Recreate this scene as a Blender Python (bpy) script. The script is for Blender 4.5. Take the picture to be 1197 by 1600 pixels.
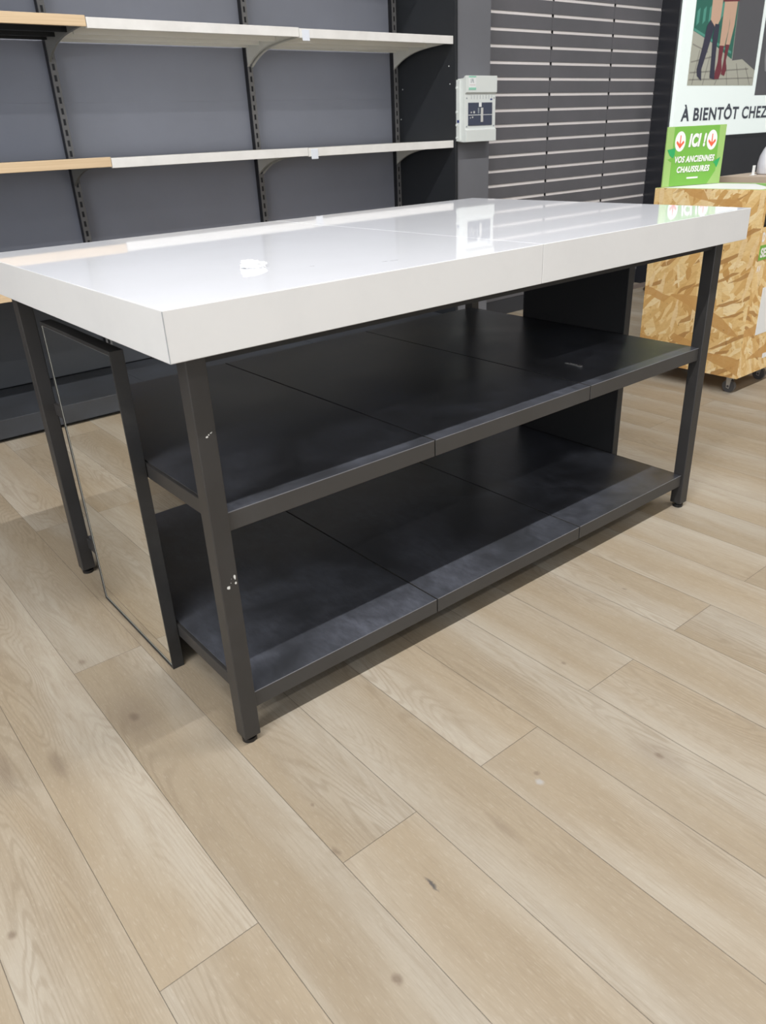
import bpy, bmesh, math, random
from mathutils import Vector, Matrix
random.seed(7)
for o in list(bpy.data.objects): bpy.data.objects.remove(o)
scene = bpy.context.scene
COL = scene.collection

# ---------------------------------------------------------------- camera
cam_d = bpy.data.cameras.new('camera')
cam = bpy.data.objects.new('camera', cam_d); COL.objects.link(cam)
cam.location = (-.4283, -1.0177, 1.0498)
cam.rotation_euler = (1.1147, .0439, -.6851)
cam_d.sensor_fit = 'VERTICAL'; cam_d.sensor_height = 36.0
cam_d.lens = 1193.09/1600*36
cam_d.clip_start = .02
cam_d.dof.use_dof = True; cam_d.dof.focus_distance = 1.9; cam_d.dof.aperture_fstop = 9
scene.camera = cam

# ---------------------------------------------------------------- exposure, world
scene.view_settings.view_transform = 'Standard'
scene.view_settings.look = 'None'
scene.view_settings.gamma = 1
scene.view_settings.use_curve_mapping = False
scene.view_settings.exposure = -.16
w = bpy.data.worlds.new('world'); scene.world = w; w.use_nodes = True
w.node_tree.nodes['Background'].inputs[0].default_value = (.80, .88, 1, 1)
w.node_tree.nodes['Background'].inputs[1].default_value = .8

CEIL = 5.2
F = .016            # level of the floor under the measured zero; everything is lowered by it at the end
YFR = -10.0
def area(name, loc, sx, sy, power, col=(1, 1, 1), rot=(0, 0, 0)):
    d = bpy.data.lights.new(name, 'AREA'); d.shape = 'RECTANGLE'; d.size = sx; d.size_y = sy
    d.energy = power; d.color = col
    o = bpy.data.objects.new(name, d); COL.objects.link(o); o.location = loc; o.rotation_euler = rot
    return o
WARM = (1, .985, .96)
LIGHT_LINES = [(-1.25, 640), (-4.3, 150), (-7.5, 50)]
for y, pw in LIGHT_LINES:
    area('ceiling_line_light', (-2.0, y, CEIL-.125), 11.4, .07, pw, WARM)
# added soft fill from behind the camera, no source seen there
area('front_fill_light', (1.5, YFR+.1, 1.8), 9.5, 2.8, 70, (.86, .93, 1), (math.radians(90), 0, 0))
area('side_fill_light', (-7.9, -2.2, 1.8), 6.5, 2.8, 310, (.90, .95, 1), (math.radians(90), 0, math.radians(-90)))  # added cool fill to lift the left faces; its window is unseen

# ---------------------------------------------------------------- materials
def mat(name, col=(.5, .5, .5), rough=.5, metal=0, coat=0, spec=.5, emit=0, coat_rough=.03):
    m = bpy.data.materials.new(name); m.use_nodes = True
    b = m.node_tree.nodes['Principled BSDF']
    b.inputs['Base Color'].default_value = (*col, 1)
    b.inputs['Roughness'].default_value = rough
    b.inputs['Metallic'].default_value = metal
    b.inputs['Coat Weight'].default_value = coat
    b.inputs['Coat Roughness'].default_value = coat_rough
    b.inputs['Specular IOR Level'].default_value = spec
    if emit:
        b.inputs['Emission Color'].default_value = (*col, 1); b.inputs['Emission Strength'].default_value = emit
    return m
class NT:
    def __init__(s, m): s.t = m.node_tree; s.n = s.t.nodes; s.l = s.t.links; s.b = s.n['Principled BSDF']
    def node(s, kind, **kw):
        n = s.n.new(kind)
        for k, v in kw.items():
            if k.startswith('i_'):
                n.inputs[int(k[2:]) if k[2:].isdigit() else k[2:].replace('_', ' ')].default_value = v
            else: setattr(n, k, v)
        return n
    def link(s, a, b): s.l.new(a, b)
    def math(s, op, a, b=None, c=None, clamp=False):
        n = s.n.new('ShaderNodeMath'); n.operation = op; n.use_clamp = clamp
        for i, v in enumerate((a, b, c)):
            if v is None: continue
            if isinstance(v, (int, float)): n.inputs[i].default_value = v
            else: s.l.new(v, n.inputs[i])
        return n.outputs[0]
    def mix(s, f, a, b, blend='MIX'):
        n = s.n.new('ShaderNodeMix'); n.data_type = 'RGBA'; n.blend_type = blend
        for i, v in ((0, f), (6, a), (7, b)):
            if isinstance(v, (int, float)): n.inputs[i].default_value = v
            elif isinstance(v, tuple): n.inputs[i].default_value = (*v, 1)
            else: s.l.new(v, n.inputs[i])
        return n.outputs[2]
    def mapping(s, src, scale=(1, 1, 1), rot=(0, 0, 0), loc=(0, 0, 0)):
        n = s.n.new('ShaderNodeMapping'); n.inputs[1].default_value = loc; n.inputs[2].default_value = rot; n.inputs[3].default_value = scale
        s.l.new(src, n.inputs[0]); return n.outputs[0]
    def noise(s, vec, scale, detail=3, rough=.5, dist=0):
        n = s.n.new('ShaderNodeTexNoise'); n.inputs['Scale'].default_value = scale; n.inputs['Detail'].default_value = detail
        n.inputs['Roughness'].default_value = rough; n.inputs['Distortion'].default_value = dist
        s.l.new(vec, n.inputs['Vector']); return n.outputs[0]
    def ramp(s, f, stops):
        n = s.n.new('ShaderNodeValToRGB'); e = n.color_ramp.elements
        while len(e) < len(stops): e.new(.5)
        for k, (p, c) in enumerate(stops):
            e[k].position = p; e[k].color = (c, c, c, 1) if isinstance(c, (int, float)) else (*c, 1)
        s.l.new(f, n.inputs[0]); return n.outputs[0]
    def bump(s, h, strength=.2, dist=.002):
        n = s.n.new('ShaderNodeBump'); n.inputs['Strength'].default_value = strength; n.inputs['Distance'].default_value = dist
        s.l.new(h, n.inputs['Height']); s.l.new(n.outputs[0], s.b.inputs['Normal'])
    def pos(s): return s.n.new('ShaderNodeNewGeometry').outputs['Position']
    def obj(s): return s.n.new('ShaderNodeTexCoord').outputs['Object']

def dusty_black(name, base, dust, rough, lo=.45, hi=.75, spec=.5):
    m = mat(name, base, rough, spec=spec); t = NT(m); p = t.pos()
    a = t.noise(p, 5, 4, .6, .6)
    b = t.noise(t.mapping(p, (16, 5, 14)), 4, 6, .75)
    f = t.math('MULTIPLY', t.ramp(a, [(lo, 0), (hi, 1)]), t.ramp(b, [(.3, .25), (.75, 1)]))
    c = t.mix(f, base, dust)
    t.link(c, t.b.inputs['Base Color'])
    t.link(t.math('ADD', t.math('MULTIPLY', f, .2), rough), t.b.inputs['Roughness'])
    t.bump(t.noise(p, 600, 2), .08, .0006)
    return m
M = {}
M['frame'] = dusty_black('black_powder_coat', (.027, .0255, .025), (.040, .038, .038), .42)
M['shelf'] = dusty_black('black_shelf_laminate', (.027, .0285, .033), (.105, .113, .142), .29, .34, .76)
M['mirror_frame'] = dusty_black('black_mirror_frame', (.018, .018, .019), (.05, .05, .05), .45)
M['lip'] = dusty_black('grey_shelf_edge', (.040, .038, .037), (.055, .053, .052), .45)
M['worn'] = mat('worn_edge', (.16, .16, .175), .4)
M['panel_back'] = mat('black_board', (.010, .010, .011), .55)
M['foot'] = mat('black_plastic_foot', (.008, .008, .009), .35)
M['glass'] = mat('mirror_silver', (.93, .92, .885), .012, metal=1)
M['glass_edge'] = mat('mirror_glass_edge', (.36, .37, .34), .2)
M['chip'] = mat('bare_white_chip', (.62, .62, .60), .6)
M['scratch'] = mat('grey_scratch', (.30, .31, .34), .6)

# high gloss white table top: gloss on the top face comes from the coat
m = mat('white_gloss_laminate', (.86, .86, .87), .03, spec=.32); t = NT(m)
a = t.noise(t.pos(), 8, 4, .6)
t.link(t.mix(t.ramp(a, [(.4, 0), (.8, 1)]), (.785, .805, .865), (.765, .785, .840)), t.b.inputs['Base Color'])
M['top'] = m
m = mat('white_edge_band', (.665, .665, .665), .42); t = NT(m)
a = t.noise(t.pos(), 6, 5, .65)
t.link(t.mix(t.ramp(a, [(.45, 0), (.75, 1)]), (.665, .665, .665), (.63, .63, .632)), t.b.inputs['Base Color'])
M['edge'] = m

def painted(name, c, c2, rough=.55, sc=2.0):
    m = mat(name, c, rough); t = NT(m); p = t.pos()
    t.link(t.mix(t.ramp(t.noise(p, sc, 4, .6), [(.35, 0), (.7, 1)]), c, c2), t.b.inputs['Base Color'])
    t.bump(t.noise(p, 300, 2), .05, .0005)
    return m
M['back_panel'] = painted('slate_grey_panel', (.31, .325, .39), (.285, .298, .352), .42)
M['low_panel'] = painted('darker_lower_panel', (.085, .090, .100), (.075, .079, .088), .4)  # lower back panels get a darker tone than those above
M['side_panel'] = painted('dark_side_panel', (.018, .020, .024), (.014, .016, .019), .5)
M['upright'] = mat('black_steel_upright', (.012, .012, .014), .4)
M['upright_face'] = mat('grey_steel_upright_face', (.20, .195, .195), .4)
M['base'] = painted('charcoal_base_steel', (.036, .038, .043), (.050, .056, .068), .36, 4)
M['plinth'] = mat('black_plinth', (.006, .006, .006), .7)
M['white_steel'] = painted('off_white_steel', (.80, .785, .73), (.75, .735, .68), .4, 5)
M['bracket_white'] = painted('warm_grey_bracket', (.62, .605, .555), (.57, .56, .51), .45, 5)
M['bracket_grey'] = painted('grey_bracket', (.27, .265, .245), (.24, .235, .22), .45, 5)
M['lip_white'] = painted('worn_white_lip', (.78, .765, .74), (.70, .685, .66), .45, 9)
M['black_steel'] = mat('black_shelf_underside', (.012, .013, .014), .45)
m = mat('beech_lip', (.66, .50, .31), .45); t = NT(m)
t.link(t.mix(t.ramp(t.noise(t.mapping(t.pos(), (2, 20, 90)), 2, 4, .6), [(.3, 0), (.7, 1)]), (.70, .53, .34), (.60, .44, .27)), t.b.inputs['Base Color'])
M['beech'] = m
M['pilaster'] = painted('grey_trim_paint', (.155, .158, .175), (.140, .143, .158), .6, 3)
M['wall_dark'] = painted('charcoal_wall_paint', (.040, .042, .050), (.034, .036, .043), .5, 2)
M['return'] = mat('dark_gloss_return', (.020, .021, .026), .22)
M['slat'] = painted('slat_board_graphite', (.135, .132, .145), (.112, .112, .122), .45, 3)
M['groove'] = mat('groove_black', (.006, .006, .006), .6)
M['alu'] = mat('aluminium_insert', (.74, .70, .69), .4)
M['white_paint'] = mat('white_ceiling_paint', (.86, .86, .86), .8)
M['wall_light'] = mat('light_wall_paint', (.55, .56, .58), .8)
M['plastic_grey'] = painted('light_grey_plastic', (.70, .735, .715), (.67, .705, .685), .42, 6)
M['plastic_side'] = M['plastic_grey']
M['window_dark'] = mat('smoked_window', (.055, .065, .10), .12)
M['module'] = mat('module_plastic', (.55, .55, .53), .4)
M['mint'] = mat('mint_print', (.28, .60, .46), .6)
M['sticker'] = mat('white_sticker', (.78, .80, .80), .6)
M['ink_grey'] = mat('grey_print', (.22, .25, .28), .6)
M['ink_navy'] = mat('navy_print', (.04, .06, .20), .6)
M['paper'] = mat('crumpled_white_paper', (.86, .86, .86), .8)
M['clip'] = mat('brushed_clip_metal', (.5, .5, .5), .35, metal=.8)
M['housing'] = mat('lamp_housing', (.7, .7, .7), .5)
M['cyan_edge'] = mat('white_tag', (.72, .75, .82), .5)

# ---- floor planks: colour from per-plank coordinates (uv in metres) and the place of each knot
def floor_material():
    m = mat('oak_vinyl_plank', (.5, .4, .3), .42, spec=.35); t = NT(m)
    uv = t.node('ShaderNodeUVMap', uv_map='plank').outputs[0]
    seed = t.node('ShaderNodeAttribute', attribute_name='seed').outputs['Fac']
    P = t.pos()
    off = t.node('ShaderNodeCombineXYZ'); t.link(t.math('MULTIPLY', seed, 37.0), off.inputs[0]); t.link(t.math('MULTIPLY', seed, 91.0), off.inputs[1])
    add = t.node('ShaderNodeVectorMath', operation='ADD'); t.link(uv, add.inputs[0]); t.link(off.outputs[0], add.inputs[1]); v = add.outputs[0]
    # broad colour patches, stretched along the plank
    broad = t.noise(t.mapping(v, (7, 1.6, 1)), 1.0, 3, .5, .8)
    mid = t.noise(t.mapping(v, (22, 3.2, 1)), 1.0, 4, .6, .6)
    # cathedral rings: contour lines of a stretched noise
    base = t.noise(t.mapping(v, (8, 1.0, 1)), 1.0, 2.5, .45, .35)
    ring = t.math('SINE', t.math('MULTIPLY', base, 230.0))
    ring = t.math('MULTIPLY_ADD', ring, .5, .5)
    ringmask = t.ramp(t.noise(t.mapping(v, (6, 1.3, 1), loc=(3, 9, 0)), 1.0, 2), [(.42, 0), (.60, 1)])
    fine = t.noise(t.mapping(v, (560, 55, 1)), 1.0, 2, .6, .3)
    fine2 = t.noise(t.mapping(v, (260, 9, 1), rot=(0, 0, .05)), 1.0, 3, .7, .8)
    # paler limed zones run along one side of the board
    sepu = t.node('ShaderNodeSeparateXYZ'); t.link(uv, sepu.inputs[0])
    side = t.math('ABSOLUTE', t.math('SUBTRACT', t.math('DIVIDE', sepu.outputs[0], .1561), t.math('FRACT', t.math('MULTIPLY', seed, 7.3))))
    side = t.math('ADD', side, t.math('MULTIPLY_ADD', broad, 1.2, -.6))
    c = t.mix(t.ramp(side, [(.10, 0), (.70, 1)]), (.318, .268, .204), (.375, .343, .297))
    c = t.mix(t.math('MULTIPLY', t.ramp(mid, [(.42, 0), (.74, 1)]), .5), c, (.258, .208, .150))
    c = t.mix(t.math('MULTIPLY', t.math('MULTIPLY', t.ramp(ring, [(.50, 0), (.95, 1)]), ringmask), .36), c, (.212, .170, .124))
    c = t.mix(t.math('MULTIPLY', t.ramp(fine2, [(.50, 0), (.68, 1)]), .34), c, (.236, .194, .146))
    c = t.mix(t.math('MULTIPLY', t.ramp(fine, [(.57, 0), (.68, 1)]), .28), c, (.47, .43, .37))
    # plank to plank difference
    s = t.ramp(seed, [(0, (.90, .877, .832)), (1, (1.03, 1.003, .952))])
    c = t.mix(1.0, c, s, 'MULTIPLY')
    # knots and marks of the wood print
    sep = t.node('ShaderNodeSeparateXYZ'); t.link(P, sep.inputs[0])
    wob = t.math('MULTIPLY_ADD', t.noise(P, 70, 3, .6), .012, -.006)
    for (kx, ky, rx, ry, st, g) in KNOTS:
        kx, ky = -.4283+(kx+.4283)*.9848, -1.0177+(ky+1.0177)*.9848
        dx = t.math('DIVIDE', t.math('ADD', t.math('SUBTRACT', sep.outputs[0], kx), wob), rx)
        dy = t.math('DIVIDE', t.math('SUBTRACT', sep.outputs[1], ky), ry)
        d = t.math('SQRT', t.math('ADD', t.math('MULTIPLY', dx, dx), t.math('MULTIPLY', dy, dy)))
        f = t.math('MULTIPLY', t.ramp(d, [(.35, 1), (1.0, 0)]), st)
        c = t.mix(f, c, g)
    t.link(c, t.b.inputs['Base Color'])
    t.link(t.math('MULTIPLY_ADD', fine2, .18, .38), t.b.inputs['Roughness'])
    t.bump(t.math('ADD', fine, t.math('MULTIPLY', fine2, .6)), .10, .0008)
    return m
BR = (.16, .12, .09); DK = (.07, .065, .065); GY = (.36, .35, .34)
KNOTS = [(-.085, .288, .012, .020, .8, BR), (-.085, .288, .05, .11, .30, BR), (-.422, -.055, .008, .011, .7, BR), (.397, -.379, .009, .010, .8, GY),
         (.410, -.362, .006, .007, .6, BR), (.111, -.406, .004, .020, .9, DK), (.61, -.483, .008, .012, .7, BR), (.61, -.48, .04, .07, .22, BR),
         (-.027, -.485, .009, .012, .75, BR), (.275, -.409, .012, .05, .30, BR), (-.251, .257, .016, .06, .40, BR), (-.334, .32, .02, .09, .40, BR),
         (.034, -.257, .007, .014, .6, BR), (-.10, .55, .010, .016, .55, BR), (.06, -.15, .004, .006, .6, BR), (.70, -.19, .006, .008, .6, BR), (1.05, -.10, .006, .008, .6, BR)]
M['floor'] = floor_material()

# ---- OSB strands: three layers of stretched, turned voronoi cells
def osb_material():
    m = mat('osb_board', (.6, .4, .2), .55, spec=.3); t = NT(m)
    v0 = t.node('ShaderNodeUVMap', uv_map='face').outputs[0]
    wn = t.node('ShaderNodeTexNoise'); wn.inputs['Scale'].default_value = 9; t.link(v0, wn.inputs['Vector'])
    wv = t.node('ShaderNodeVectorMath', operation='SCALE'); wv.inputs['Scale'].default_value = .03; t.link(wn.outputs['Color'], wv.inputs[0])
    va = t.node('ShaderNodeVectorMath', operation='ADD'); t.link(v0, va.inputs[0]); t.link(wv.outputs[0], va.inputs[1]); v = va.outputs[0]
    def layer(rot, sc, loc):
        n = t.node('ShaderNodeTexVoronoi', voronoi_dimensions='2D'); n.inputs['Scale'].default_value = 1
        t.link(t.mapping(t.mapping(v, (1, 1, 1), (0, 0, rot), loc), sc), n.inputs['Vector'])
        s = t.node('ShaderNodeSeparateColor'); t.link(n.outputs['Color'], s.inputs[0])
        g = t.noise(t.mapping(t.mapping(v, (1, 1, 1), (0, 0, rot), loc), (sc[0]*.6, sc[1]*9, 1)), 1.0, 3, .6)
        return s.outputs[0], s.outputs[1], g
    tones = [(0, (.42, .20, .055)), (.22, (.66, .42, .17)), (.5, (.78, .56, .27)), (.75, (.84, .66, .37)), (1, (.94, .84, .62))]
    c = None
    for k, (rot, sc, loc) in enumerate([(1.2, (7, 26, 1), (0, 0, 0)), (.3, (8, 30, 1), (3, 1, 0)), (-.75, (6, 24, 1), (5, 7, 0)), (1.75, (12, 55, 1), (9, 2, 0)), (.85, (14, 60, 1), (2, 8, 0))]):
        r, gsel, g = layer(rot, sc, loc)
        col = t.ramp(t.math('ADD', t.math('MULTIPLY', r, .75), t.math('MULTIPLY', g, .25)), tones)
        col = t.mix(t.math('MULTIPLY', t.ramp(g, [(.5, 0), (.8, 1)]), .35), col, (.40, .22, .08))
        c = col if c is None else t.mix(t.ramp(gsel, [(.58, 0), (.60, 1)]), c, col)
    for k, (rot, sc, loc, tone, th_) in enumerate([(.5, (11, 75, 1), (4, 4, 0), (.36, .17, .05), .90), (1.4, (9, 60, 1), (8, 3, 0), (.88, .71, .45), .88), (-.3, (8, 30, 1), (1, 6, 0), (.55, .30, .10), .90)]):
        rr, gs_, g = layer(rot, sc, loc)
        c = t.mix(t.ramp(gs_, [(th_, 0), (th_+.01, .9)]), c, t.mix(t.math('MULTIPLY', g, .5), tone, (.62, .42, .20)))
    grain = t.noise(t.mapping(v, (40, 150, 1), (0, 0, 1.1)), 1.0, 3, .6)
    c = t.mix(t.math('MULTIPLY', t.ramp(grain, [(.5, 0), (.75, 1)]), .35), c, (.52, .29, .09))
    c = t.mix(1.0, c, (1.0, .97, .89), 'MULTIPLY')
    dk = t.noise(t.mapping(v, (60, 30, 1), (0, 0, .9)), 1.0, 2)
    c = t.mix(t.ramp(dk, [(.70, 0), (.76, .75)]), c, (.22, .11, .04))
    t.link(c, t.b.inputs['Base Color'])
    return m
M['osb'] = osb_material()

# ---------------------------------------------------------------- mesh helpers
class MB:
    """collects shapes in world coordinates; build() links ONE mesh object"""
    def __init__(s): s.v = []; s.f = []; s.mi = []; s.sm = []
    def add(s, vs, fs, mi=0, smooth=False):
        n = len(s.v); s.v += [tuple(q) for q in vs]
        for f in fs: s.f.append([n+i for i in f]); s.mi.append(mi); s.sm.append(smooth)
        return s
    def box(s, x0, x1, y0, y1, z0, z1, mi=0, top=None):
        fs = [(0, 3, 2, 1), (4, 5, 6, 7), (0, 1, 5, 4), (1, 2, 6, 5), (2, 3, 7, 6), (3, 0, 4, 7)]
        vs = [(x0, y0, z0), (x1, y0, z0), (x1, y1, z0), (x0, y1, z0), (x0, y0, z1), (x1, y0, z1), (x1, y1, z1), (x0, y1, z1)]
        n = len(s.v); s.v += vs
        for k, f in enumerate(fs): s.f.append([n+i for i in f]); s.mi.append(top if (top is not None and k == 1) else mi); s.sm.append(False)
        return s
    def cyl(s, c, r0, r1, h, axis='z', n=24, mi=0):
        vs = []
        for k, (r, t_) in enumerate(((r0, 0), (r1, h))):
            for i in range(n):
                a = 2*math.pi*i/n; u, w_ = r*math.cos(a), r*math.sin(a)
                vs.append({'z': (c[0]+u, c[1]+w_, c[2]+t_), 'x': (c[0]+t_, c[1]+u, c[2]+w_), 'y': (c[0]+w_, c[1]+t_, c[2]+u)}[axis])
        fs = [(i, (i+1) % n, n+(i+1) % n, n+i) for i in range(n)]
        s.add(vs, fs, mi, True); s.add(vs[:n], [tuple(range(n-1, -1, -1))], mi); s.add(vs[n:], [tuple(range(n))], mi)
        return s
    def prism(s, poly, y0, y1, mi=0, plane='xz'):
        """poly: list of (a,b), extruded between y0 and y1 along the remaining axis"""
        n = len(poly)
        ar = sum(poly[i][0]*poly[(i+1) % n][1]-poly[(i+1) % n][0]*poly[i][1] for i in range(n))
        if ar < 0: poly = poly[::-1]
        if plane == 'xz': P = lambda a, b, t_: (a, t_, b)
        elif plane == 'yz': P = lambda a, b, t_: (t_, a, b)
        else: P = lambda a, b, t_: (a, b, t_)
        vs = [P(a, b, y0) for a, b in poly]+[P(a, b, y1) for a, b in poly]
        fs = [tuple(range(n)), tuple(range(2*n-1, n-1, -1))]+[(i, n+i, n+(i+1) % n, (i+1) % n) for i in range(n)]
        s.add(vs, fs, mi); return s
    def build(s, name, mats, parent=None, bevel=0, seg=2, label=None, local=False):
        me = bpy.data.meshes.new(name)
        o = bpy.data.objects.new(name, me)
        off = Vector((0, 0, 0))
        if parent is not None and not local:
            q = parent
            while q is not None: off += q.location; q = q.parent
        vs = [Vector(v)-off for v in s.v]
        me.from_pydata(vs, [], s.f)
        for mm in (mats if isinstance(mats, (list, tuple)) else [mats]): me.materials.append(mm)
        me.polygons.foreach_set('material_index', s.mi)
        me.polygons.foreach_set('use_smooth', s.sm)
        bm = bmesh.new(); bm.from_mesh(me); bmesh.ops.recalc_face_normals(bm, faces=bm.faces); bm.to_mesh(me); bm.free()
        me.update()
        COL.objects.link(o)
        if parent is not None: o.parent = parent
        if bevel:
            b = o.modifiers.new('bevel', 'BEVEL'); b.width = bevel; b.segments = seg; b.limit_method = 'ANGLE'; b.angle_limit = math.radians(40)
        if label: o['label'] = label
        return o
def box(name, m, x0, x1, y0, y1, z0, z1, parent=None, bevel=0, label=None, local=False, top=None):
    return MB().box(x0, x1, y0, y1, z0, z1, 0, top).build(name, m, parent, bevel, 2, label, local)
def thing(name, label, cat, loc=(0, 0, 0), rz=0, group=None):
    o = bpy.data.objects.new(name, None); COL.objects.link(o); o.location = loc; o.rotation_euler = (0, 0, rz)
    o.empty_display_size = .05
    o['label'] = label; o['category'] = cat
    if group: o['group'] = group
    return o
def tag(o, label, cat, group=None):
    o['label'] = label; o['category'] = cat
    if group: o['group'] = group
    return o
def struct(o): o['kind'] = 'structure'; return o
def text_part(name, s, m, parent, x0, x1, z0, z1, y, bold=.02, shear=0, depth=.0006, spacing=1.0):
    """letters standing in the xz plane at y (in the parent's own space), facing -y, fitted to the given width and cap height"""
    cu = bpy.data.curves.new(name, 'FONT'); cu.body = s; cu.size = 1; cu.offset = bold; cu.shear = shear; cu.extrude = .001; cu.space_character = spacing
    cu.resolution_u = 6
    to = bpy.data.objects.new(name, cu); COL.objects.link(to)
    dg = bpy.context.evaluated_depsgraph_get(); dg.update()
    me = bpy.data.meshes.new_from_object(to.evaluated_get(dg))
    bpy.data.objects.remove(to); bpy.data.curves.remove(cu)
    xs = [v.co.x for v in me.vertices]; a, b = min(xs), max(xs)
    cap = .70+bold*2
    for v in me.vertices:
        x, yy, z = v.co
        v.co = (x0+(x-a)/(b-a)*(x1-x0), y-depth*(.5+z*500), z0+(yy+bold)/cap*(z1-z0))
    me.materials.clear(); me.materials.append(m)
    o = bpy.data.objects.new(name, me); COL.objects.link(o); o.parent = parent
    return o

# ================================================================ SETTING
def build_floor():
    x_0, wd, L0, gap = .022, .1561, 1.576, .00042
    xs0, xs1, y0, y1 = -8.0, 9.0, YFR, 2.7
    vs, fs, seeds, uvs = [], [], [], []
    def quad(a, b, c, d, z, sd, u):
        n = len(vs); vs.extend([(a, c, z), (b, c, z), (b, d, z), (a, d, z)]); fs.append((n, n+1, n+2, n+3)); seeds.append(sd); uvs.append(u)
    k0 = math.floor((xs0-x_0)/wd); k1 = math.ceil((xs1-x_0)/wd)
    for k in range(k0, k1):
        a = x_0+k*wd; b = a+wd
        j0 = -.294 if k % 2 == 0 else .494
        if k > 3 and k % 3 == 0: pass
        n0 = math.floor((y0-j0)/L0)
        j = j0+n0*L0
        while j < y1:
            c, d = max(j, y0), min(j+L0, y1)
            sd = random.random()
            if d-c > .02: quad(a+gap, b-gap, c+gap, d-gap, F, sd, ((0, c-j), (wd, c-j), (wd, d-j), (0, d-j)))
            j += L0
    me = bpy.data.meshes.new('floor'); 
    n = len(vs); vs.extend([(xs0, y0, F-.0012), (xs1, y0, F-.0012), (xs1, y1, F-.0012), (xs0, y1, F-.0012)]); fs.append((n, n+1, n+2, n+3)); seeds.append(0); uvs.append(((0, 0),)*4)
    me.from_pydata(vs, [], fs)
    me.materials.append(M['floor']); me.materials.append(mat('plank_groove', (.13, .105, .085), .8))
    me.polygons[len(fs)-1].material_index = 1
    ul = me.uv_layers.new(name='plank'); at = me.attributes.new('seed', 'FLOAT', 'FACE')
    for i, p_ in enumerate(me.polygons):
        at.data[i].value = seeds[i]
        for q, li in enumerate(p_.loop_indices): ul.data[li].uv = uvs[i][q]
    o = bpy.data.objects.new('floor', me); COL.objects.link(o); struct(o)
build_floor()
struct(box('ceiling', M['white_paint'], -8.1, 9.1, YFR-.1, 2.8, CEIL, CEIL+.1))
struct(box('wall_back', M['wall_dark'], -8.1, 9.1, 2.7, 2.8, 0, CEIL))
wl = MB(); wl.box(-8.1, -8.0, YFR, -5.5, 0, CEIL); wl.box(-8.1, -8.0, 1.1, 2.7, 0, CEIL); wl.box(-8.1, -8.0, -5.5, 1.1, 0, .35); wl.box(-8.1, -8.0, -5.5, 1.1, 3.25, CEIL)
struct(wl.build('wall_left', M['wall_light']))
wg = MB()
for i in range(6): wg.box(-8.08, -8.03, -5.47+i*1.308-.03, -5.47+i*1.308+.03, .40, 3.20)
wg.box(-8.08, -8.03, -5.5, 1.1, .35, .40); wg.box(-8.08, -8.03, -5.5, 1.1, 3.20, 3.25)
struct(wg.build('added_window_2', M['housing']))  # unseen window frame, added to go with the side fill light
struct(box('wall_right', M['wall_light'], 9.0, 9.1, YFR, 2.7, 0, CEIL))
wf = MB(); wf.box(-8, 9, YFR-.1, YFR, 0, .35); wf.box(-8, 9, YFR-.1, YFR, 3.25, CEIL); wf.box(-8, -3.3, YFR-.1, YFR, .35, 3.25); wf.box(6.3, 9, YFR-.1, YFR, .35, 3.25)
struct(wf.build('wall_front', M['wall_light']))
wg = MB()
for i in range(9): wg.box(-3.3+i*1.2-.03, -3.3+i*1.2+.03, YFR-.08, YFR-.03, .40, 3.20)
wg.box(-3.33, 6.33, YFR-.08, YFR-.03, .35, .40); wg.box(-3.33, 6.33, YFR-.08, YFR-.03, 3.20, 3.25)
struct(wg.build('added_window_1', M['housing']))  # unseen shop front glazing, added along with the front fill
for y, pw in LIGHT_LINES:
    lt = thing('ceiling_lamp', 'long white linear lamp housing hung under the ceiling', 'lamp', (-2.4, y, CEIL-.12), group='linear ceiling lamps')
    box('housing', M['housing'], -7.75, 3.75, y-.04, y+.04, CEIL-.115, CEIL-.05, lt)
    box('mount', M['housing'], -2.5, -2.3, y-.02, y+.02, CEIL-.05, CEIL, lt)
# grey pilaster closing the shelving niche, black edge profile, gloss return, wall that carries the poster
struct(box('trim_1', M['pilaster'], 2.702, 2.945, 2.2, 2.7, 0, CEIL))
struct(box('trim_2', M['groove'], 2.945, 2.966, 2.235, 2.7, 0, CEIL))
struct(box('trim_3', M['return'], 4.61, 4.63, 2.172, 2.7, 0, CEIL))
struct(box('wall_poster', M['wall_dark'], 4.63, 9.0, 2.172, 2.7, 0, CEIL))
struct(box('baseboard_back', mat('wood_baseboard', (.20, .16, .14), .45), 4.33, 9.0, 2.158, 2.171, 0, .043))

# ================================================================ DISPLAY TABLE
L, D, H, T = 1.5925, .9825, .85, .075
LEG, IX, IY = .034, .0387, .0383
tb = thing('display_table', 'large display table with glossy white top, black legs and two black shelves', 'table', (L/2, D/2, 0))
half = L/2
for x0, x1 in ((0, half-.0006), (half+.0006, L)):
    o = MB().box(x0, x1, 0, D, H-T, H, 1, 0).build('tabletop', [M['top'], M['edge']], tb, .0009, 2)
# fine mitre line on the near corner
for nm, (cx, cy) in (('corner_seam', (0, 0)),):
    MB().box(cx-.0003, cx+.0004, cy-.0003, cy+.0004, H-T+.001, H-.0012).build(nm, M['ink_grey'], tb, label='thin grey joint line at the near corner')
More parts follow.
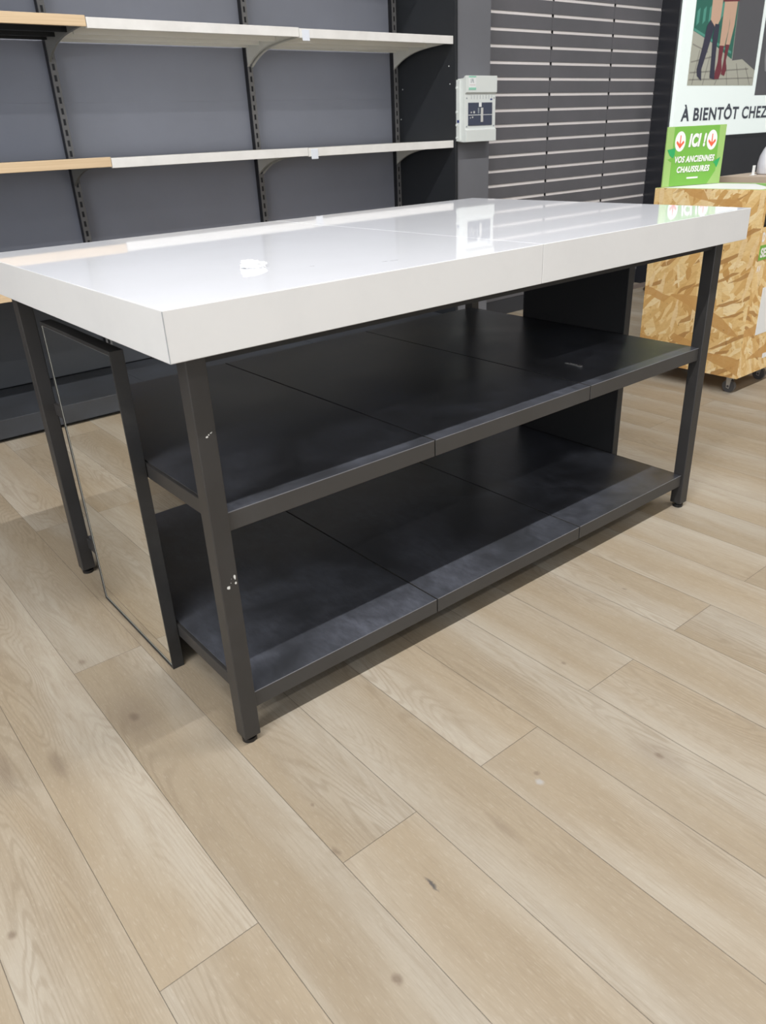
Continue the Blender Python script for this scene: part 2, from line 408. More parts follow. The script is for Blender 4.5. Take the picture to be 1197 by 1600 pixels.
# underside board, set back from the edges
box('underframe', M['panel_back'], .045, L-.045, .045, D-.045, H-T-.02, H-T-.0005, tb)
legs = {}
for nm, lx, ly in (('a', IX, IY), ('b', L-IX-LEG, IY), ('c', IX, D-IY-LEG), ('d', L-IX-LEG, D-IY-LEG)):
    lg = box('leg', M['frame'], lx, lx+LEG, ly, ly+LEG, .03, H-T-.0003, tb, .002)
    f = MB(); f.cyl((lx+LEG/2, ly+LEG/2, F), .0145, .0145, .008); f.cyl((lx+LEG/2, ly+LEG/2, F+.008), .010, .010, .0065)
    f.build('foot', M['foot'], lg); legs[nm] = lg
random.seed(3)
def blob(mb, cx, cz, rx, rz, y, rot=0):
    n = 9; poly = []
    for i in range(n):
        a = 2*math.pi*i/n; r = random.uniform(.65, 1.1)
        u, v = rx*r*math.cos(a), rz*r*math.sin(a)
        poly.append((cx+u*math.cos(rot)-v*math.sin(rot), cz+u*math.sin(rot)+v*math.cos(rot)))
    mb.prism(poly, y-.0003, y+.0002)
c = MB(); blob(c, .0665, .382, .0025, .0055, IY); blob(c, .0525, .366, .0035, .0035, IY); blob(c, .067, .370, .002, .003, IY); blob(c, .058, .3735, .0006, .0007, IY); blob(c, .060, .381, .0005, .0006, IY)
c.build('paint_chip', M['chip'], legs['a'], label='patch of white paint chips')
c = MB(); blob(c, .0555, .6415, .0022, .0015, IY, .3); blob(c, .059, .644, .0012, .0012, IY); blob(c, .0635, .6465, .0025, .0008, IY, .5)
c.build('paint_chip', M['chip'], legs['a'], label='small white paint chip')
# shelves: three black boards per level, side rails
X0, X1, YF, YB, ST = IX+LEG+.0006, L-IX-LEG-.0006, .0467, .918, .0348
SEAMS = [X0, .5458, 1.048, X1]
for zt in (.4996, .1226):
    for i in range(3):
        a, b = SEAMS[i]+(0 if i == 0 else .0016), SEAMS[i+1]-(0 if i == 2 else .0016)
        s = MB(); st = .026 if False else ST
        s.box(a, b, YF, YB, zt-st, zt, 1, 0)
        sb = s.build('shelf_board', [M['shelf'], M['lip']], tb, .0012)
        box('worn_edge', M['worn'], a+.001, b-.001, YF-.00015, YF+.0010, zt-.0011, zt+.00012, sb, label='pale worn front arris')
    for xr in ((.0735, .0735+.004),): pass
    for yy0, yy1, sx in ((IY+LEG, D-IY-LEG, 0),):
        box('side_rail', M['frame'], X0-.0066, X0-.0002, IY+LEG+.0005, D-IY-LEG-.0005, zt-ST+.004, zt-.001, tb, .001)
        box('side_rail', M['frame'], X1+.0002, X1+.0066, IY+LEG+.0005, D-IY-LEG-.0005, zt-ST+.004, zt-.001, tb, .001)
# scuffs on the table top
for (a, b, rx, ry) in ((.470, .090, .006, .0012), (.488, .086, .009, .0016), (.36, .16, .006, .0006)):
    pts_ = [(a+rx*random.uniform(.8, 1)*math.cos(q*.7), b+ry*random.uniform(.8, 1)*math.sin(q*.7)-.2*rx*math.cos(q*.7)) for q in range(9)]
    MB().prism(pts_, H+.0001, H+.0003, 0, 'xy').build('scuff_mark', M['scratch'], tb, label='small grey scuff on the white top')

# framed mirrors at both ends
def mirror(label, xo, sgn, y0, y1, z0, z1):
    """xo = outer face plane; sgn +1: the body lies towards +x"""
    t_ = thing('framed_mirror', label, 'mirror', (xo+sgn*.016, (y0+y1)/2, z0), group=None)
    th, fr, sl = .0265, .009, .0025
    xa, xb = sorted((xo, xo+sgn*th))
    g = MB()
    g.box(xa, xb, y0, y0+fr*.5, z0, z1); g.box(xa, xb, y1-fr*.5, y1, z0, z1)
    g.box(xa, xb, y0+fr*.5, y1-fr*.5, z0, z0+fr*.7); g.box(xa, xb, y0+fr*.5, y1-fr*.5, z1-fr*.9, z1)
    g.build('mirror_frame', M['mirror_frame'], t_, .0006)
    a, b = sorted((xo+sgn*.0022, xo+sgn*.0062))
    gl = box('mirror_glass', M['glass'], a, b, y0+fr*.5+.0012, y1-fr*.5-.0012, z0+fr*.7+.0012, z1-fr*.9-.0012, t_, .0005)
    e = MB()
    a2, b2 = sorted((xo+sgn*.0018, xo+sgn*.0060))
    e.box(a2, b2, y0+fr*.5, y0+fr*.5+.0012, z0+fr*.7, z1-fr*.9); e.box(a2, b2, y1-fr*.5-.0012, y1-fr*.5, z0+fr*.7, z1-fr*.9)
    e.box(a2, b2, y0+fr*.5+.0012, y1-fr*.5-.0012, z0+fr*.7, z0+fr*.7+.0012); e.box(a2, b2, y0+fr*.5+.0012, y1-fr*.5-.0012, z1-fr*.9-.0012, z1-fr*.9)
    e.build('glass_edge', M['glass_edge'], gl)
    a, b = sorted((xo+sgn*.0065, xo+sgn*(th-.0005)))
    box('back_board', M['panel_back'], a, b, y0+fr*.5+.0005, y1-fr*.5-.0005, z0+fr*.7+.0005, z1-fr*.9-.0005, t_)
    a, b = sorted((xo+sgn*th, xo+sgn*.0279))
    for (ya, yb, za, zb) in ((y0+.03, y0+.06, z0+.07, z0+.10), (y1-.06, y1-.03, z0+.07, z0+.10), (y0+.03, y0+.06, z0+.44, z0+.48)):
        box('fixing_plate', M['foot'], a, b, ya, yb, za, zb, t_)
    return t_
mirror('tall narrow mirror in slim black frame at the near left end of the table', IX, 1, .357, .757, F+.0005, .725)
mirror('black backed framed mirror seen from behind at the far right end of the table', L-IX, -1, .292, .682, F+.0005, .725)

# crumpled paper on the table
def crumple():
    bm = bmesh.new(); bmesh.ops.create_icosphere(bm, subdivisions=4, radius=1)
    from mathutils import noise
    for v in bm.verts:
        p_ = v.co.copy(); n_ = noise.noise(p_*2.3+Vector((3, 1, 7)))*.35+abs(noise.noise(p_*5+Vector((9, 2, 1))))*.35
        v.co = p_*(.78+n_)
        lob = .0115 if v.co.x < .1 else .0078
        v.co.x *= .026; v.co.y *= .012; v.co.z = v.co.z*lob
        v.co.z = max(v.co.z, -.0045)
    me = bpy.data.meshes.new('crumpled_paper'); bm.to_mesh(me); bm.free(); me.materials.append(M['paper'])
    o = bpy.data.objects.new('crumpled_paper', me); COL.objects.link(o); o.location = (.285, .238, H+.0047); o.rotation_euler = (0, 0, -.55)
    return o
tag(crumple(), 'small crumpled scrap of white paper lying on the glossy table top', 'paper')
# label strip scrap on the upper shelf
s = MB(); zt = .4998
for i in range(6):
    a = 1.150+i*.003
    pass
clip = MB(); clip.box(-.021, .021, -.003, .003, 0, .0012); clip.box(.016, .026, -.0045, .0045, 0, .0032); clip.box(-.026, -.018, -.0035, .0035, 0, .0022); clip.box(-.014, .012, .0026, .0032, 0, .003)
o = clip.build('metal_clip', M['clip']); o.location = (1.162, .188, .4999); o.rotation_euler = (0, 0, -1.63)
tag(o, 'little silver metal clip lying on the black middle shelf of the table', 'clip')

# ================================================================ WALL SHELVING
YF2, YB2 = 2.2, 2.67
UP = [-2.904, -1.972, -1.039, -.107, .826, 1.757, 2.668]
gs = thing('wall_shelving', 'long slate grey wall shelving unit with slotted uprights behind the table', 'shelving', (.8, 2.45, 0))
for i in range(6):
    a, b = UP[i], UP[i+1]+(.011 if i == 5 else 0)
    z = .108
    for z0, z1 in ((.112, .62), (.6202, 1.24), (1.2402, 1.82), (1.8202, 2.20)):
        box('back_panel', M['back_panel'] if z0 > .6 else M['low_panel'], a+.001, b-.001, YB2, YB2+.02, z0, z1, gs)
    d = MB(); d.box(a+.0006, b-.0006, YF2, YB2-.001, .031, .108)
    d.build('base_deck', M['base'], gs, .002)
box('plinth', M['plinth'], UP[0], 2.679, 2.235, 2.66, F, .0305, gs)
box('end_panel', M['side_panel'], 2.681, 2.7, 2.19, 2.69, 0, 2.2, gs, .001)
for yy, zz in ((2.235, 1.36), (2.228, 1.28), (2.62, 1.135), (2.60, 1.28)): MB().cyl((2.6795, yy, zz), .003, .003, .0016, 'x', 12).build('fixing_hole', M['chip'], gs)
# one upright with real slots
def upright(x):
    s = MB(); wd = .030
    y0, y1 = YB2-.032, YB2-.0005
    s.box(x-wd/2, x+wd/2, y0+.003, y1, .11, 2.25, 1)
    for sx in (-1, 1): 
        a, b = sorted((x+sx*(wd/2-.001), x+sx*.0055)); s.box(a, b, y0, y0+.0029, .11, 2.25, 0)
    z = .125
    while z < 2.24:
        s.box(x-.0055, x+.0055, y0+.0001, y0+.0028, z, z+.017, 0); z += .0405
    return s
u0 = None
for i, x in enumerate(UP):
    if u0 is None: u0 = upright(x).build('upright', [M['upright_face'], M['upright']], gs); u0x = x
    else:
        u = u0.copy(); COL.objects.link(u); u.parent = gs; u.location.x += x-u0x
def shelf(a, b, zt, kind):
    lipm = M['beech'] if kind == 'wood' else M['lip_white']
    und = M['black_steel'] if kind == 'wood' else M['white_steel']
    s = MB(); s.box(a+.002, b-.002, YF2+.014, YB2-.034, zt-.014, zt-.001)
    for yr in (2.385, 2.525, 2.625): s.box(a+.012, b-.012, yr-.010, yr, zt-.034, zt-.0145)
    sh = s.build('shelf_board', und, gs)
    box('front_lip', lipm, a+.001, b-.001, YF2, YF2+.0135, zt-.035, zt, sh, .0012, 'pale beech front edge' if kind == 'wood' else 'white front edge')
    if kind == 'wood': sh['label'] = 'black steel shelf with a beech edge'
    return sh
def bracket(x, zt, m, lab, sh):
    poly = [(YB2-.032, zt-.0145), (YF2+.016, zt-.0145)]
    ks = [(YF2+.016, -.030), (2.30, -.0335), (2.38, -.0375), (2.44, -.043), (2.50, -.0535), (2.55, -.068), (2.59, -.084), (2.62, -.099), (YB2-.032, -.110)]
    for i in range(15):
        y = YF2+.016+(YB2-.032-YF2-.016)*i/14
        for (ya, za), (yb, zb) in zip(ks, ks[1:]):
            if ya <= y+1e-9 and y <= yb+1e-9: zz = za+(zb-za)*(y-ya)/(yb-ya); break
        poly.append((y, zt+zz))
    s = MB(); s.prism(poly, x-.0022, x+.0022, 0, 'yz')
    # folded rim along the curve
    for i in range(14):
        (ya, za), (yb, zb) = poly[2+i], poly[3+i]
        s.add([(x-.005, ya, za), (x+.005, ya, za), (x+.005, yb, zb), (x-.005, yb, zb), (x-.005, ya, za+.0015), (x+.005, ya, za+.0015), (x+.005, yb, zb+.0015), (x-.005, yb, zb+.0015)],
              [(0, 3, 2, 1), (4, 5, 6, 7), (0, 1, 5, 4), (1, 2, 6, 5), (2, 3, 7, 6), (3, 0, 4, 7)])
    return s.build('bracket', m, sh, label=lab)
for zt in (1.95, 1.493, 1.025, .580):
    for i in range(6):
        if zt < .6 and i > 3: continue
        kind = 'wood' if i <= 3 else 'white'
        a, b = UP[i], UP[i+1]+(.011 if i == 5 else 0)
        dz = (-.002 if i == 4 else -.005 if i == 5 else .003)
        sh = shelf(a, b, zt+dz, kind)
        xo = .010
        bracket(UP[i+1]-(xo if i < 5 else .012), zt+dz, M['bracket_grey'] if kind == 'wood' else M['bracket_white'], None, sh)
        if i == 5:
            bracket(UP[i]+.012, zt+dz, M['bracket_white'], None, sh)
            box('ticket_clip', M['cyan_edge'], UP[5]+.014, UP[5]+.052, YF2-.0022, YF2-.0002, zt+dz-.046, zt+dz-.004, sh, .0008, 'small white ticket clip')

# ================================================================ SLAT WALL
SX = [2.968, 3.547, 4.116, 4.608]
PITCH, ZS = .0776, 1.6212
for i in range(3):
    a, b = SX[i]+.001, SX[i+1]-.001
    lab = ['graphite slatted wall panel beside the grey pilaster and electrical box', 'middle graphite slatted wall panel of the three', 'graphite slatted wall panel next to the white poster'][i]
    sp = thing('slatted_wall_panel', lab, 'wall panel', ((a+b)/2, 2.31, 0), group='slatted wall panels')
    board = MB()
    board.box(a, b, 2.312, 2.33, .112, 2.9, 1)
    k = -10; zs = []
    while True:
        z = ZS+PITCH*k*-1 if False else ZS-PITCH*k
        if z < .16: break
        if z < 2.88: zs.append(z)
        k += 1
    zs = sorted(zs); prev = .112
    for z in zs:
        board.box(a, b, 2.30, 2.3118, prev, z-.0080); prev = z+.0080
    board.box(a, b, 2.30, 2.3118, prev, 2.9)
    board.build('slat_board', [M['slat'], M['groove']], sp)
    rail = None
    for z in zs:
        if rail is None:
            r = MB(); aa = a if i == 0 else a+.018; bb = b-.0005
            r.box(aa, bb, 2.3035, 2.306, z-.0077, z+.0077); r.box(aa, bb, 2.2995, 2.3034, z-.0077, z-.0060)
            rail = r.build('metal_insert', M['alu'], sp); rz_ = z
        else:
            q = rail.copy(); COL.objects.link(q); q.parent = sp; q.location.z += z-rz_
    box('base_panel', M['wall_dark'], a, b, 2.302, 2.33, .0, .11, sp)

# ================================================================ ELECTRICAL BOX
ex0, ex1, ez0, ez1, ey = 2.700, 2.925, 1.008, 1.311, 2.128
eb = thing('electrical_box', 'light grey plastic fuse box with a dark window mounted on the grey pilaster', 'fuse box', ((ex0+ex1)/2, 2.2, ez0))
c = MB()
prof = [(2.199, ez0+.004), (2.199, ez1-.012), (2.150, ez1-.010), (2.140, ez1), (ey, ez1), (ey, 1.236), (ey+.010, 1.230), (ey+.010, 1.070), (ey+.002, 1.064), (ey+.002, ez0), (2.15, ez0)]
c.prism(prof, ex0, ex1, 0, 'yz')
cover = c.build('cover', M['plastic_grey'], eb, .0015)
c = MB(); c.box(ex0-.012, ex0-.0003, 2.165, 2.198, ez0+.006, ez1-.016)
for z in (1.03, 1.09, 1.15, 1.26): c.cyl((ex0-.0165, 2.185, z), .006, .006, .005, 'x', 12)
c.build('back_shell', M['plastic_grey'], eb, .001)
fy = ey+.0098
rib = None
for i in range(8):
    x = ex0+.045+i*.0215
    if rib is None: rib = box('vent_slot', M['ink_grey'], x-.0007, x+.0007, fy-.0006, fy+.002, 1.206, 1.224, eb); rx0 = x
    else: q = rib.copy(); COL.objects.link(q); q.parent = eb; q.location.x += x-rx0
wn = box('window', M['window_dark'], 2.722, 2.898, fy-.003, fy+.001, 1.084, 1.190, eb, .001, 'dark smoked window')
box('window_rail', M['sticker'], 2.722, 2.897, fy-.0036, fy-.003, 1.132, 1.1345, wn)
box('module', M['module'], 2.812, 2.829, fy-.0042, fy-.003, 1.100, 1.166, wn)
box('window_sticker', M['sticker'], 2.797, 2.816, fy-.0048, fy-.0042+.0006, 1.170, 1.1905, wn)
box('breaker', M['ink_grey'], 2.790, 2.801, fy-.0038, fy-.003, 1.140, 1.166, wn)
c = MB()
for x, z, r in ((2.742, 1.145, .004), (2.763, 1.146, .006), (2.752, 1.123, .0045), (2.736, 1.120, .003)): c.cyl((x, fy-.0036, z), r, r, .0006, 'y', 10)
c.build('breaker_marks', M['module'], wn)
st = box('sticker', M['sticker'], 2.716, 2.768, ey-.0008, ey-.0001, 1.247, 1.309, eb)
box('sticker_band', M['mint'], 2.716, 2.768, ey-.0013, ey-.0009, 1.302, 1.309, st); box('sticker_band', M['mint'], 2.716, 2.768, ey-.0013, ey-.0009, 1.247, 1.2575, st)
c = MB(); c.prism([(2.731, 1.279), (2.731, 1.295), (2.735, 1.297), (2.735, 1.293), (2.7345, 1.293), (2.7335, 1.281), (2.735, 1.281), (2.735, 1.278)], ey-.0013, ey-.0009)
c.prism([(2.739, 1.280), (2.742, 1.297), (2.745, 1.297), (2.752, 1.278), (2.749, 1.278), (2.744, 1.291), (2.741, 1.280)], ey-.0013, ey-.0009)
c.build('sticker_print', M['ink_grey'], st)
box('sticker_print', mat('pale_red_print', (.55, .30, .32), .6), 2.722, 2.763, ey-.0013, ey-.0009, 1.268, 1.2695, st)
box('rating_plate', M['ink_navy'], 2.884, 2.899, fy-.0006, fy-.0001, 1.200, 1.2075, eb)
box('rating_plate', M['ink_navy'], ex0-.0127, ex0-.0121, 2.168, 2.184, 1.100, 1.113, eb)
for x, z in ((ex0+.012, 1.210), (ex1-.012, 1.210), (ex0+.012, 1.080), (ex1-.012, 1.080)):
    MB().cyl((x, fy-.001, z), .0035, .0035, .002, 'y', 12).build('screw', M['ink_grey'], eb)

# ================================================================ POSTER
PY = 2.166
po = thing('wall_poster_board', 'big white wall poster with boot photographs and dark French lettering', 'poster', (5.9, PY, .958))
M['poster'] = mat('poster_white_glow', (.74, .81, .785), .35, emit=.62)  # emission added to brighten the poster white
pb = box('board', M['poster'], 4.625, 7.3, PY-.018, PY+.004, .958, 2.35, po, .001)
y1 = PY-.0182
def pic(parent, polys):
    for k, (nm, poly, m) in enumerate(polys):
        MB().prism(poly, y1-.0004-.0003*k, y1-.0001-.0003*k).build(nm, m, parent)
def pm(n, c): return mat(n, c, .4, emit=.16)  # prints carry a weak added glow as well
stone, teal, dgrey, skin, boot, wine, shade = pm('print_stone', (.50, .50, .42)), pm('print_green_door', (.035, .17, .125)), pm('print_dark_door', (.12, .12, .13)), pm('print_skin', (.70, .46, .33)), pm('print_black_boot', (.045, .045, .075)), pm('print_wine_boot', (.20, .035, .05)), pm('print_stone_joint', (.30, .29, .25))
photo = box('photo_print', stone, 4.745, 5.595, y1-.0004, y1-.0001, 1.266, 2.05, po)
photo['label'] = 'printed photograph of two pairs of legs in high heeled boots'
y1 -= .0004
TOPZ = 2.05
panels = [('printed_door', [(4.746, TOPZ), (4.747, 1.574), (4.993, 1.512), (5.235, 1.432), (5.261, 1.425), (5.25, TOPZ)], teal),
          ('printed_door', [(5.247, TOPZ), (5.268, 1.417), (5.401, 1.427), (5.594, 1.361), (5.594, TOPZ)], dgrey)]
pic(photo, panels)
y1 -= .0008
c = MB()
for (a, b, d, e) in ((4.76, 1.40, 5.05, 1.44), (4.76, 1.34, 5.50, 1.37), (4.76, 1.30, 5.58, 1.315), (4.85, 1.47, 4.80, 1.27), (4.98, 1.44, 4.93, 1.27), (5.20, 1.39, 5.24, 1.27), (5.33, 1.40, 5.40, 1.27), (5.46, 1.38, 5.55, 1.27), (4.76, 1.50, 4.95, 1.46), (5.10, 1.30, 5.08, 1.27)):
    dx, dz = d-a, e-b; ln = math.hypot(dx, dz); nx, nz = -dz/ln*.004, dx/ln*.004
    c.prism([(a+nx, b+nz), (d+nx, e+nz), (d-nx, e-nz), (a-nx, b-nz)], y1+.0005, y1+.0007)
c.build('paving_joints', shade, photo)
c = MB()
for i in range(6): c.prism([(4.77+i*.07, 1.60+.012*i), (4.77+i*.07, 1.68+.012*i), (4.80+i*.07, 1.70+.012*i), (4.80+i*.07, 1.62+.012*i)], y1-.0001, y1+.0001)
c.prism([(4.75, 1.575), (4.75, 1.59), (5.24, 1.47), (5.24, 1.455)], y1-.0001, y1+.0001)
c.build('door_moulding', pm('print_pale_green', (.10, .36, .28)), photo)
pic(photo, [('printed_leg', [(4.92, TOPZ), (4.936, 1.639), (4.985, 1.60), (5.026, 1.615), (5.051, 1.647), (5.07, TOPZ)], skin),
            ('printed_leg', [(5.08, 1.76), (5.082, 1.497), (5.144, 1.498), (5.17, 1.60), (5.155, TOPZ)], skin),
            ('printed_leg', [(5.15, 1.76), (5.175, 1.62), (5.157, 1.50), (5.206, 1.504), (5.235, 1.62), (5.25, TOPZ)], skin),
            ('printed_skirt', [(5.05, TOPZ), (5.065, 1.745), (5.259, 1.757), (5.27, TOPZ)], wine),
            ('printed_boot', [(4.936, 1.639), (4.9, 1.607), (4.876, 1.495), (4.835, 1.361), (4.848, 1.322), (4.905, 1.294), (4.892, 1.362), (4.941, 1.476), (4.99, 1.606)], boot),
            ('printed_boot', [(4.994, 1.62), (4.983, 1.547), (4.998, 1.406), (5.004, 1.312), (5.066, 1.302), (5.052, 1.378), (5.044, 1.493), (5.048, 1.619)], boot),
            ('printed_boot', [(5.077, 1.500), (5.083, 1.407), (5.062, 1.342), (5.064, 1.305), (5.119, 1.305), (5.144, 1.357), (5.126, 1.422), (5.136, 1.500)], wine),
            ('printed_boot', [(5.153, 1.508), (5.157, 1.423), (5.142, 1.335), (5.186, 1.324), (5.203, 1.365), (5.183, 1.416), (5.203, 1.508)], wine)])
y1 = PY-.0182
ph2 = box('photo_print', dgrey, 5.642, 6.5, y1-.0004, y1-.0001, 1.205, 2.05, po); ph2['label'] = 'dark printed photograph at the right'
y1 -= .0004
pic(ph2, [('printed_shape', [(5.70, 1.55), (5.715, 1.43), (5.74, 1.36), (5.82, 1.34), (5.90, 1.40), (5.88, 1.56)], pm('print_grey', (.30, .31, .32))),
          ('printed_shape', [(5.66, 2.04), (5.68, 1.60), (5.74, 1.62), (5.80, 2.04)], pm('print_brown', (.16, .10, .06)))])
M['letter'] = mat('poster_lettering', (.085, .095, .125), .5)
t1 = text_part('lettering', 'À BIENTÔT CHEZ', M['letter'], po, 4.715-5.9, 5.870-5.9, 1.057-.958, 1.138-.958, -.0188, .032, 0, .0004, 1.10)

# ================================================================ CHIPBOARD BOX ON CASTORS
bx0, bx1, by0, by1, bz0, bz1 = 2.620, 2.955, .467, .938, .088, .811
cb = thing('chipboard_bin', 'tall oriented strand board collection bin on castors with lettered front', 'bin', ((bx0+bx1)/2, (by0+by1)/2, 0))
def uvbox(o, rot=False):
    me = o.data; ul = me.uv_layers.new(name='face'); 
    for p_ in me.polygons:
        n = p_.normal; ax = max(range(3), key=lambda i: abs(n[i]))
        for li in p_.loop_indices:
            q = me.vertices[me.loops[li].vertex_index].co
            ul.data[li].uv = {0: (q.y, q.z), 1: (q.x+3.3, q.z+1.7), 2: (q.x+5, q.y)}[ax]
th = .018
def osb(nm, *a, **k):
    o = box(nm, M['osb'], *a, cb, 0.0008, **k); uvbox(o); return o
osb('side_wall', bx0, bx0+th, by0+th, by1-th, bz0, bz1)
osb('side_wall', bx1-th, bx1, by0+th, by1-th, bz0, bz1)
osb('back_wall', bx0, bx1, by1-th, by1, bz0, bz1)
fw = MB(); fw.box(bx0, bx1, by0, by0+th, bz0, .674); fw.box(bx0, bx0+.018, by0, by0+th, .674, .776); fw.box(bx1-.018, bx1, by0, by0+th, .674, .776); fw.box(bx0, bx1, by0, by0+th, .776, bz1)
o = fw.build('front_wall', M['osb'], cb); uvbox(o)
osb('bottom', bx0+th, bx1-th, by0+th, by1-th, bz0, bz0+th)
box('slot_shade_block', M['panel_back'], bx0+th+.001, bx1-th-.001, by0+.03, by1-th-.001, bz0+th, .79, cb, label='black block standing in for the shade behind the slot')  # solid black block: the dark of the slot put in as colour
ld = box('lid', M['sticker'], bx0+th+.0005, bx1-th-.0005, by0+th+.0005, by1-th-.0005, bz1-.012, bz1-.0005, cb, label='white printed lid')
G1, G2, G3 = mat('lime_print', (.175, .43, .062), .5), mat('pale_lime_print', (.33, .52, .16), .5), mat('leaf_green_print', (.03, .36, .11), .5)
zt = bz1-.0004
c = MB(); c.box(bx0+.002, bx1-.002, by0+.002, by0+.03, bz1+.0001, bz1+.0008); c.box(bx1-.030, bx1-.002, by0+.03, by1-.05, bz1+.0001, bz1+.0008); c.box(bx0+.002, bx0+.014, by0+.03, by1-.002, bz1+.0001, bz1+.0008)
c.build('lid_border', G2, cb, label='pale green printed border round the lid')
MB().prism([(bx0+.10, by0+.031), (bx1-.031, by0+.031), (bx1-.031, by0+.20)], zt, zt+.0006, 0, 'xy').build('lid_print', G1, cb, label='green printed corner of the lid')
W_, R_ = mat('white_lettering', (.86, .84, .82), .5), mat('arrow_orange_red', (.80, .13, .06), .5)
cxb, cyb = (bx0+bx1)/2, (by0+by1)/2
def onfront(nm, s, m, x0, x1, z0, z1, bold=.04, sh=0, dy=0): return text_part(nm, s, m, cb, x0-cxb, x1-cxb, z0, z1, by0-cyb-.0004-dy, bold, sh, .0004)
onfront('front_lettering', 'D', W_, 2.643, 2.664, .624, .660)
box('front_label', G1, 2.637, bx1-.03, by0-.0012, by0-.0002, .556, .612, cb, label='green printed strip')
onfront('front_lettering', 'SE', W_, 2.645, 2.690, .566, .602, dy=.0012)
onfront('front_lettering', 'AV', W_, 2.636, 2.668, .512, .536, .01)
box('front_label', M['sticker'], 2.716, 2.86, by0-.0012, by0-.0002, .252, .443, cb, label='blank white label')
box('front_label', M['sticker'], 2.812, 2.86, by0-.0012, by0-.0002, .138, .158, cb, label='tiny white label')
def castor(x, y):
    e = MB(); e.box(x-.020, x+.020, y-.020, y+.020, .083, .0878)
    for sx in (-1, 1): e.prism([(y-.012, .083), (y+.012, .083), (y+.008, .036), (y-.004, .032)], x+sx*.0105-.001, x+sx*.0105+.001, 0, 'yz')
    f = e.build('castor', M['clip'], cb, label='metal castor')
    wh = MB(); wh.cyl((x-.0085, y+.001, F+.0265), .0265, .0265, .017, 'x', 28); wh.cyl((x-.0125, y+.001, F+.0265), .005, .005, .025, 'x', 12)
    wh.build('wheel', [mat('castor_rubber', (.06, .06, .065), .4)], f, .002)
for x in (bx0+.04, bx1-.04):
    for y in (by0+.045, by1-.045): castor(x, y)

# green notice standing on the bin: local space, x along the notice, z up, faces -y
NW, NH = .2955, .2245
gn = thing('green_notice', 'green notice reading ICI! VOS ANCIENNES CHAUSSURES standing on the chipboard bin', 'sign', (2.651, .928, bz1+.001), -.3322)
box('panel', G2, 0, NW, 0, .006, 0, NH, gn, .0005, local=True)
def lp(nm, poly, m, d, lab=None): return MB().prism(poly, -d-.0004, -d).build(nm, m, gn, local=True, label=lab)
lp('printed_field', [(.034, .001), (.034, NH-.001), (.261, NH-.001), (.266, .001)], G1, .0001)
lp('printed_triangle', [(.228, .001), (.266, .001), (.264, .050)], G2, .0006)
lp('printed_leaf', [(.008, .140), (.047, .146), (.046, .120), (.040, .108), (.030, .113), (.022, .118)], G3, .0006)
lp('printed_leaf', [(.282, .102), (.256, .090), (.247, .082), (.256, .078), (.268, .062), (.274, .076)], G3, .0006)
lp('printed_leaf', [(.014, .104), (.034, .110), (.034, .094)], G1, .0006)
for cx in (.0675, .2275):
    def disc(n=32): return [(cx+.0262*math.cos(2*math.pi*i/n), .169+.0375*math.sin(2*math.pi*i/n)) for i in range(n)]
    lp('printed_disc', disc(), W_, .0006)
    a = MB()
    a.prism([(cx-.0022, .192), (cx+.0022, .192), (cx+.0030, .150), (cx-.0030, .150)], -.0014, -.0010)
    a.prism([(cx, .143), (cx-.019, .164), (cx-.016, .172), (cx-.001, .158), (cx+.001, .158), (cx+.016, .172), (cx+.019, .164)], -.0018, -.0014)
    a.build('printed_arrow', R_, gn, local=True)
DKG = mat('lettering_shadow', (.10, .26, .05), .6)
for (s_, a, b, z0, z1, bo, sh) in (('ICI !', .110, .197, .146, .197, .06, .18), ('VOS ANCIENNES', .049, .251, .089, .114, .038, .18), ('CHAUSSURES', .065, .232, .051, .075, .038, .18)):
    text_part('lettering_shade', s_, DKG, gn, a+.0018, b+.0018, z0-.0022, z1-.0022, -.0008, bo, sh, .0002, 1.1)
    text_part('lettering', s_, W_, gn, a, b, z0, z1, -.0014, bo, sh, .0003, 1.1)
lp('printed_dash', [(.120, .026), (.177, .026), (.177, .032), (.120, .032)], W_, .0006)

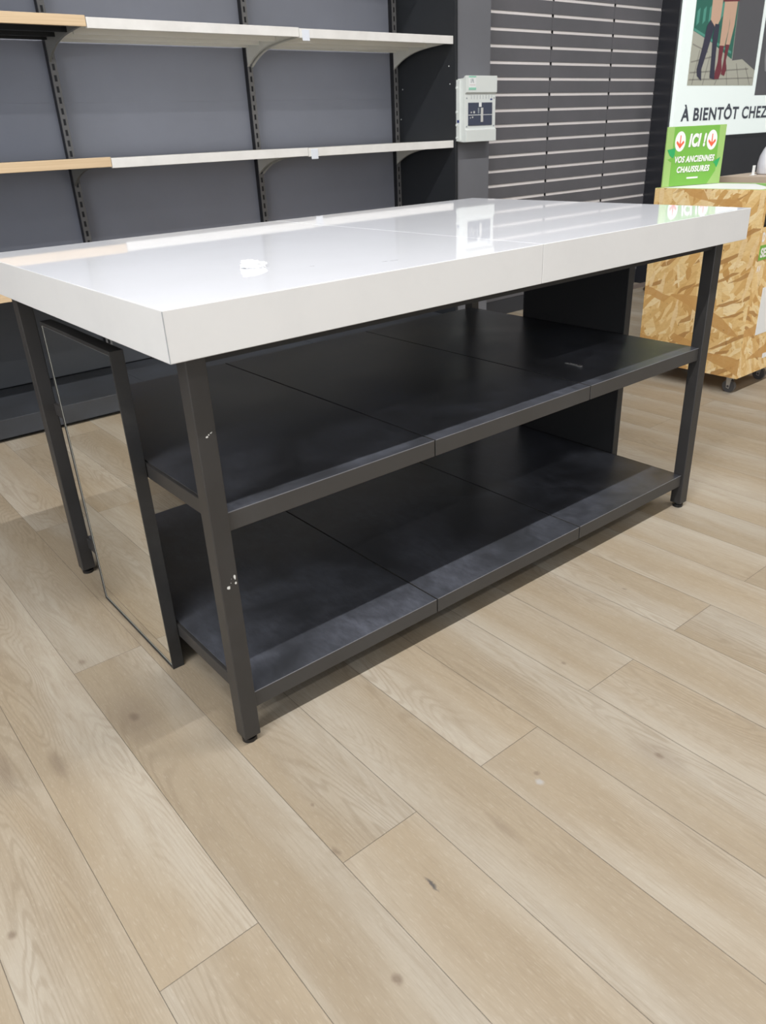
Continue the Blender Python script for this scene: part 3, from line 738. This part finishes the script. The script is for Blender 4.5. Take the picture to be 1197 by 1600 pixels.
# ================================================================ THINGS BEHIND THE BIN
kb = thing('wooden_counter', 'plain pale wooden counter standing behind the chipboard bin', 'counter', (3.5, .55, 0))
M['ply'] = painted('pale_plywood', (.52, .43, .34), (.47, .38, .30), .5, 4)
box('counter_top', M['ply'], 3.10, 3.95, .15, .931, .798, .826, kb, .001)
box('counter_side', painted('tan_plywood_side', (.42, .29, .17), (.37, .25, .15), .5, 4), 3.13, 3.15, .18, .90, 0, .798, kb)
box('counter_side', M['ply'], 3.90, 3.92, .18, .90, 0, .798, kb)
box('counter_back', M['ply'], 3.15, 3.90, .88, .90, 0, .798, kb)
tg = MB(); tg.box(3.187, 3.207, .822, .826, .8265, .866); tg.box(3.183, 3.211, .815, .833, .8262, .829)
tag(tg.build('price_holder', M['sticker'], None, .001), 'small white price holder standing on the pale counter behind the bin', 'price tag')
def lathe(prof, c, n=28):
    s = MB(); vs = []
    for r, z in prof:
        for i in range(n): a = 2*math.pi*i/n; vs.append((c[0]+r*math.cos(a), c[1]+r*math.sin(a), c[2]+z))
    fs = [(j*n+i, j*n+(i+1) % n, (j+1)*n+(i+1) % n, (j+1)*n+i) for j in range(len(prof)-1) for i in range(n)]
    s.add(vs, fs, 0, True); return s
m = mat('cloudy_plastic', (.66, .68, .74), .25); t = NT(m)
t.bump(t.noise(t.pos(), 40, 3), .5, .004)
o = lathe([(0, .001), (.045, .001), (.050, .006), (.050, .045), (.045, .075), (.034, .10), (.022, .12), (.014, .13), (.014, .15), (0, .152)], (3.285, .800, .826)).build('plastic_jar', m)
tag(o, 'cloudy pale plastic jar on the counter at the right frame edge', 'jar')
sd = thing('round_stand_base', 'black round metal stand base on the floor beside the chipboard bin', 'stand', (4.50, 2.02, 0))
lathe([(0, F), (.15, F), (.16, F+.004), (.155, F+.012), (.10, F+.016), (.02, F+.020), (0, F+.021)], (4.50, 1.97, 0)).build('base', mat('gloss_black_metal', (.015, .015, .016), .2), sd)
MB().cyl((4.50, 1.97, F+.019), .012, .012, .5).build('pole', M['clip'], sd)
sd.location = (4.50, 1.97, 0)
for ch in sd.children: ch.location = (0, .05, 0)

# lower everything so that the floor is at zero
for o in bpy.data.objects:
    if o.parent is None: o.location.z -= F
